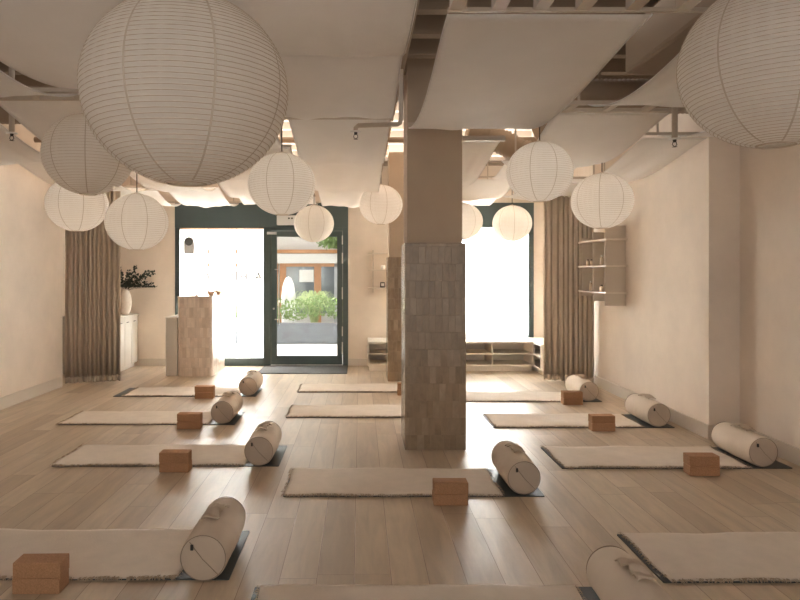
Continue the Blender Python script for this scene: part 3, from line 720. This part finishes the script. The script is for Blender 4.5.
def brick(x, y, z, rz, label):
    if fb[0] is None:
        o = MB().box(-.115, .115, -.055, .055, 0, .0765).build('cork_block', 'cork', bevel=.005); fb[0] = o
    else: o = fb[0].copy(); COL.objects.link(o)
    o.location = (x, y, z); o.rotation_euler = (0, 0, rz)
    return tag(o, label, 'yoga block', 'stacked cork yoga blocks')
def stack(x, y, where):
    brick(x, y+.055, .0, random.uniform(-.02, .02), 'lower cork block of the two stacked '+where)
    brick(x+random.uniform(-.003, .003), y+.055, .077, random.uniform(-.03, .03), 'upper cork block of the two stacked '+where)

# (mat x0, x1, y0, y1, rug x0, rug x1, place)
mats = [
 (-2.50, -.665, 3.30, 3.92, -2.48, -.93, 'left row, nearest the camera'),
 (-2.49, -.654, 5.24, 5.86, -2.49, -.93, 'left row, second from the camera'),
 (-3.10, -1.29, 6.67, 7.28, -3.10, -1.56, 'left row, third from the camera'),
 (-3.116, -1.317, 8.20, 8.80, -3.0, -1.55, 'left row, nearest the curtain'),
 (-.52, 1.31, 2.60, 3.22, -.49, 1.06, 'middle row, cut off by the photo bottom'),
 (-.537, 1.289, 4.53, 5.15, -.53, .995, 'middle row, just in front of the tiled pillar'),
 (-.80, 1.03, 7.00, 7.62, -.79, .95, 'middle row, just behind the tiled pillar'),
 (-.82, 1.00, 8.49, 9.08, -.81, .9, 'middle row, farthest, toward the glass door'),
 (1.527, 3.36, 3.27, 3.87, 1.56, 3.3, 'right row, nearest the camera, bottom right corner'),
 (1.61, 3.45, 5.18, 5.80, 1.635, 3.12, 'right row, by the wall corner'),
 (1.345, 3.17, 6.54, 7.15, 1.37, 2.86, 'right row, third from the camera'),
 (1.10, 2.93, 7.86, 8.46, 1.12, 2.62, 'right row, nearest the right curtain'),
]
for i, (a, b, c, d, e, f_, pl) in enumerate(mats):
    mat_(a, b, c, d, 'charcoal yoga mat under a cream rug, '+pl)
    rug_(e, f_, c+.006, d+.01, 'cream cotton rug with fringed edge, '+pl)
bolster(-.79, 3.27, 'cream bolster at the left front, largest in full view', -1)
bolster(-.815, 5.23, 'cream bolster at the end of the second mat of the left row', -1)
bolster(-1.42, 6.69, 'cream bolster at the end of the third mat of the left row', -1)
bolster(-1.42, 8.22, 'cream bolster left of the doormat, farthest of the left row', -1)
bolster(1.21, 2.58, 'cream bolster cut off by the bottom edge right of centre', 1)
bolster(1.15, 4.55, 'cream bolster in the middle, right of and before the tiled pillar', 1)
bolster(3.23, 5.20, 'cream bolster lying beside the corner of the right wall', 1)
bolster(3.02, 6.56, 'cream bolster along the right wall, second from the curtain', 1)
bolster(2.78, 7.88, 'cream bolster at the foot of the right curtain', 1)
stack(-1.575, 3.155, 'before the nearest rug at bottom left')
stack(-1.455, 5.08, 'before the second rug of the left row')
stack(-1.71, 6.48, 'before the third rug of the left row')
stack(-1.935, 8.06, 'before the farthest rug of the left row')
stack(.61, 4.355, 'before the rug in front of the tiled pillar')
stack(.593, 8.27, 'half hidden behind the tiled pillar')
stack(2.65, 4.99, 'before the rug by the right wall corner')
stack(2.40, 6.395, 'before the third rug of the right row')
stack(2.52, 7.68, 'before the rug nearest the right curtain')

# ------------------------------------------------------------------ street outside
struct(MB().box(-9, 9, YF+.14, 14.5, -.12, -.02).build('pavement', 'pave'))
struct(MB().box(-14, 14, 14.5, 26, -.12, -.03).build('street_ground', 'pave'))
# unseen slab added over the right window to throw the film's slanting shadow
cn = struct(empty('shade_canopy_1', (1.08, YF+.14, 2.9)))
MB().box(0, 4.0, .0, .95, 0, .10).build('shade_slab', 'green', cn)
pl = empty('planter_wall', (0, 14.5, 0), 0, 'low dark grey planter wall seen through the glass door', 'planter')
MB().box(-7, 7, 0, .12, -.03, .41).build('wall_face', 'planter', pl, bevel=.01)
MB().box(-7, 7, -.02, .14, .41, .44).build('coping', 'planter', pl, bevel=.005)
MB().box(-7, 7, .12, 1.0, -.03, .38).build('soil', 'bark', pl)
def leafball(m, cx, cy, cz, rx, ry, rz, n, s):
    for _ in range(n):
        while True:
            p = Vector((random.uniform(-1,1), random.uniform(-1,1), random.uniform(-1,1)))
            if .35 < p.length < 1: break
        c = Vector((cx+p.x*rx, cy+p.y*ry, cz+p.z*rz)); a = Vector((random.gauss(0,1), random.gauss(0,1), random.gauss(0,1))).normalized()
        b = a.cross(Vector((random.gauss(0,1), random.gauss(0,1), random.gauss(0,1)))).normalized(); r = s*random.uniform(.6, 1.3)
        m.add([c-a*r, c+b*r*.5, c+a*r, c-b*r*.5], [(0,1,2,3)])
hg = MB()
for k in range(4200):
    x = random.uniform(-4.2, 2.2); y = random.uniform(14.66, 15.3); z = random.uniform(.53, .98)+.05*math.sin(x*5)
    c = Vector((x, y, z)); a = Vector((random.gauss(0,1), random.gauss(0,1), random.gauss(0,1))).normalized(); b = a.cross(Vector((random.gauss(0,1), .3, random.gauss(0,1)))).normalized(); r = random.uniform(.03, .06)
    hg.add([c-a*r, c+b*r*.5, c+a*r, c-b*r*.5], [(0,1,2,3)])
hg.v = [(x, y-15, z) for x, y, z in hg.v]
h_ = hg.build('hedge', 'hedge'); h_.location = (0, 15, 0); tag(h_, 'clipped leafy green hedge growing above the dark planter wall', 'hedge')
for gx, gy, gh, lab in ((-1.15, 16.3, 1.05, 'pale fountain-shaped grass clump behind the hedge, larger one'), (.65, 17.0, .8, 'small pale grass clump behind the hedge at the right'), (-2.9, 16.6, .75, 'small pale grass clump behind the hedge at the left')):
    m = MB()
    for _ in range(260):
        a = random.uniform(0, 2*PI); sp_ = random.uniform(.15, .65)*gh; top = gh*random.uniform(.7, 1.1); w_ = .008
        d = Vector((math.cos(a), math.sin(a), 0)); s_ = Vector((-d.y, d.x, 0))*w_
        p = [Vector((0,0,-.03)), d*sp_*.35+Vector((0,0,.3+top*.6)), d*sp_*.75+Vector((0,0,.3+top*.72)), d*sp_*1.15+Vector((0,0,.3+top*.45))]
        vs = []
        for q in p: vs += [q-s_, q+s_]
        m.add(vs, [(0,1,3,2),(2,3,5,4),(4,5,7,6)])
    o = m.build('grass_clump', 'grassy'); o.location = (gx, gy, 0); tag(o, lab, 'grass')
o = MB().lathe([(.17,-.03),(.19,.6),(.19,.95),(.15,1.25),(.08,1.42),(.001,1.47)], 24).build('domed_cover', mk('pale_cover', (.66,.66,.68), .7, noise=(5,.2))); o.location = (-1.88, 17.1, 0)
tag(o, 'pale domed cover standing behind the hedge, seen through the door', 'cover')
bd = empty('building', (0, 20.5, 0), 0, 'pale building across the street seen through the glass door', 'building')
MB().box(-9, 9, 0, .3, 0, 7).build('wall', 'facadew', bd)
MB().box(-5, -.62, -.5, 0, 1.86, 2.16).build('fascia', 'facadew', bd, bevel=.01)
MB().box(-5, -.62, -.55, 0, 2.17, 2.28).box(-5, -.62, -.3, 0, 1.76, 1.86).build('timber_canopy', 'wood', bd)
MB().box(-2.6, -2.32, -.1, 0, .0, 1.76).box(-1.44, -1.22, -.1, 0, .0, 1.76).build('timber_cladding', 'wood', bd)
MB().box(-2.32, -1.44, -.08, 0, .3, 1.76).box(-1.22, -.8, -.08, 0, .3, 1.76).build('shopfront_window', 'glassdark', bd)
MB().box(-1.9, -1.46, -.14, -.10, 1.28, 1.66).build('poster_panel', 'white', bd)
MB().box(-.80, -.20, -.3, 0, 0, 2.9).build('pier', 'facade', bd)
tr = empty('tree', (.9, 18.4, 0), 0, 'leafy street tree overhanging the view through the door', 'tree')
MB().tube([(0,0,0),(.05,0,1.5),(-.1,.05,2.8),(-.3,0,3.6)], [.12,.10,.08,.05], 12).build('trunk', 'bark', tr)
m = MB()
for c in ((-.8,-.1,3.5,.9),(0,0,3.8,1.1),(-1.6,.1,3.9,.8),(.8,0,3.6,1.0),(-.5,.0,3.0,.5),(-1.75,-.1,2.5,.42),(-2.3,0,2.75,.4)): leafball(m, c[0], c[1], c[2], c[3], c[3]*.7, c[3]*.6, 420, .08)
m.build('foliage', 'tree', tr)
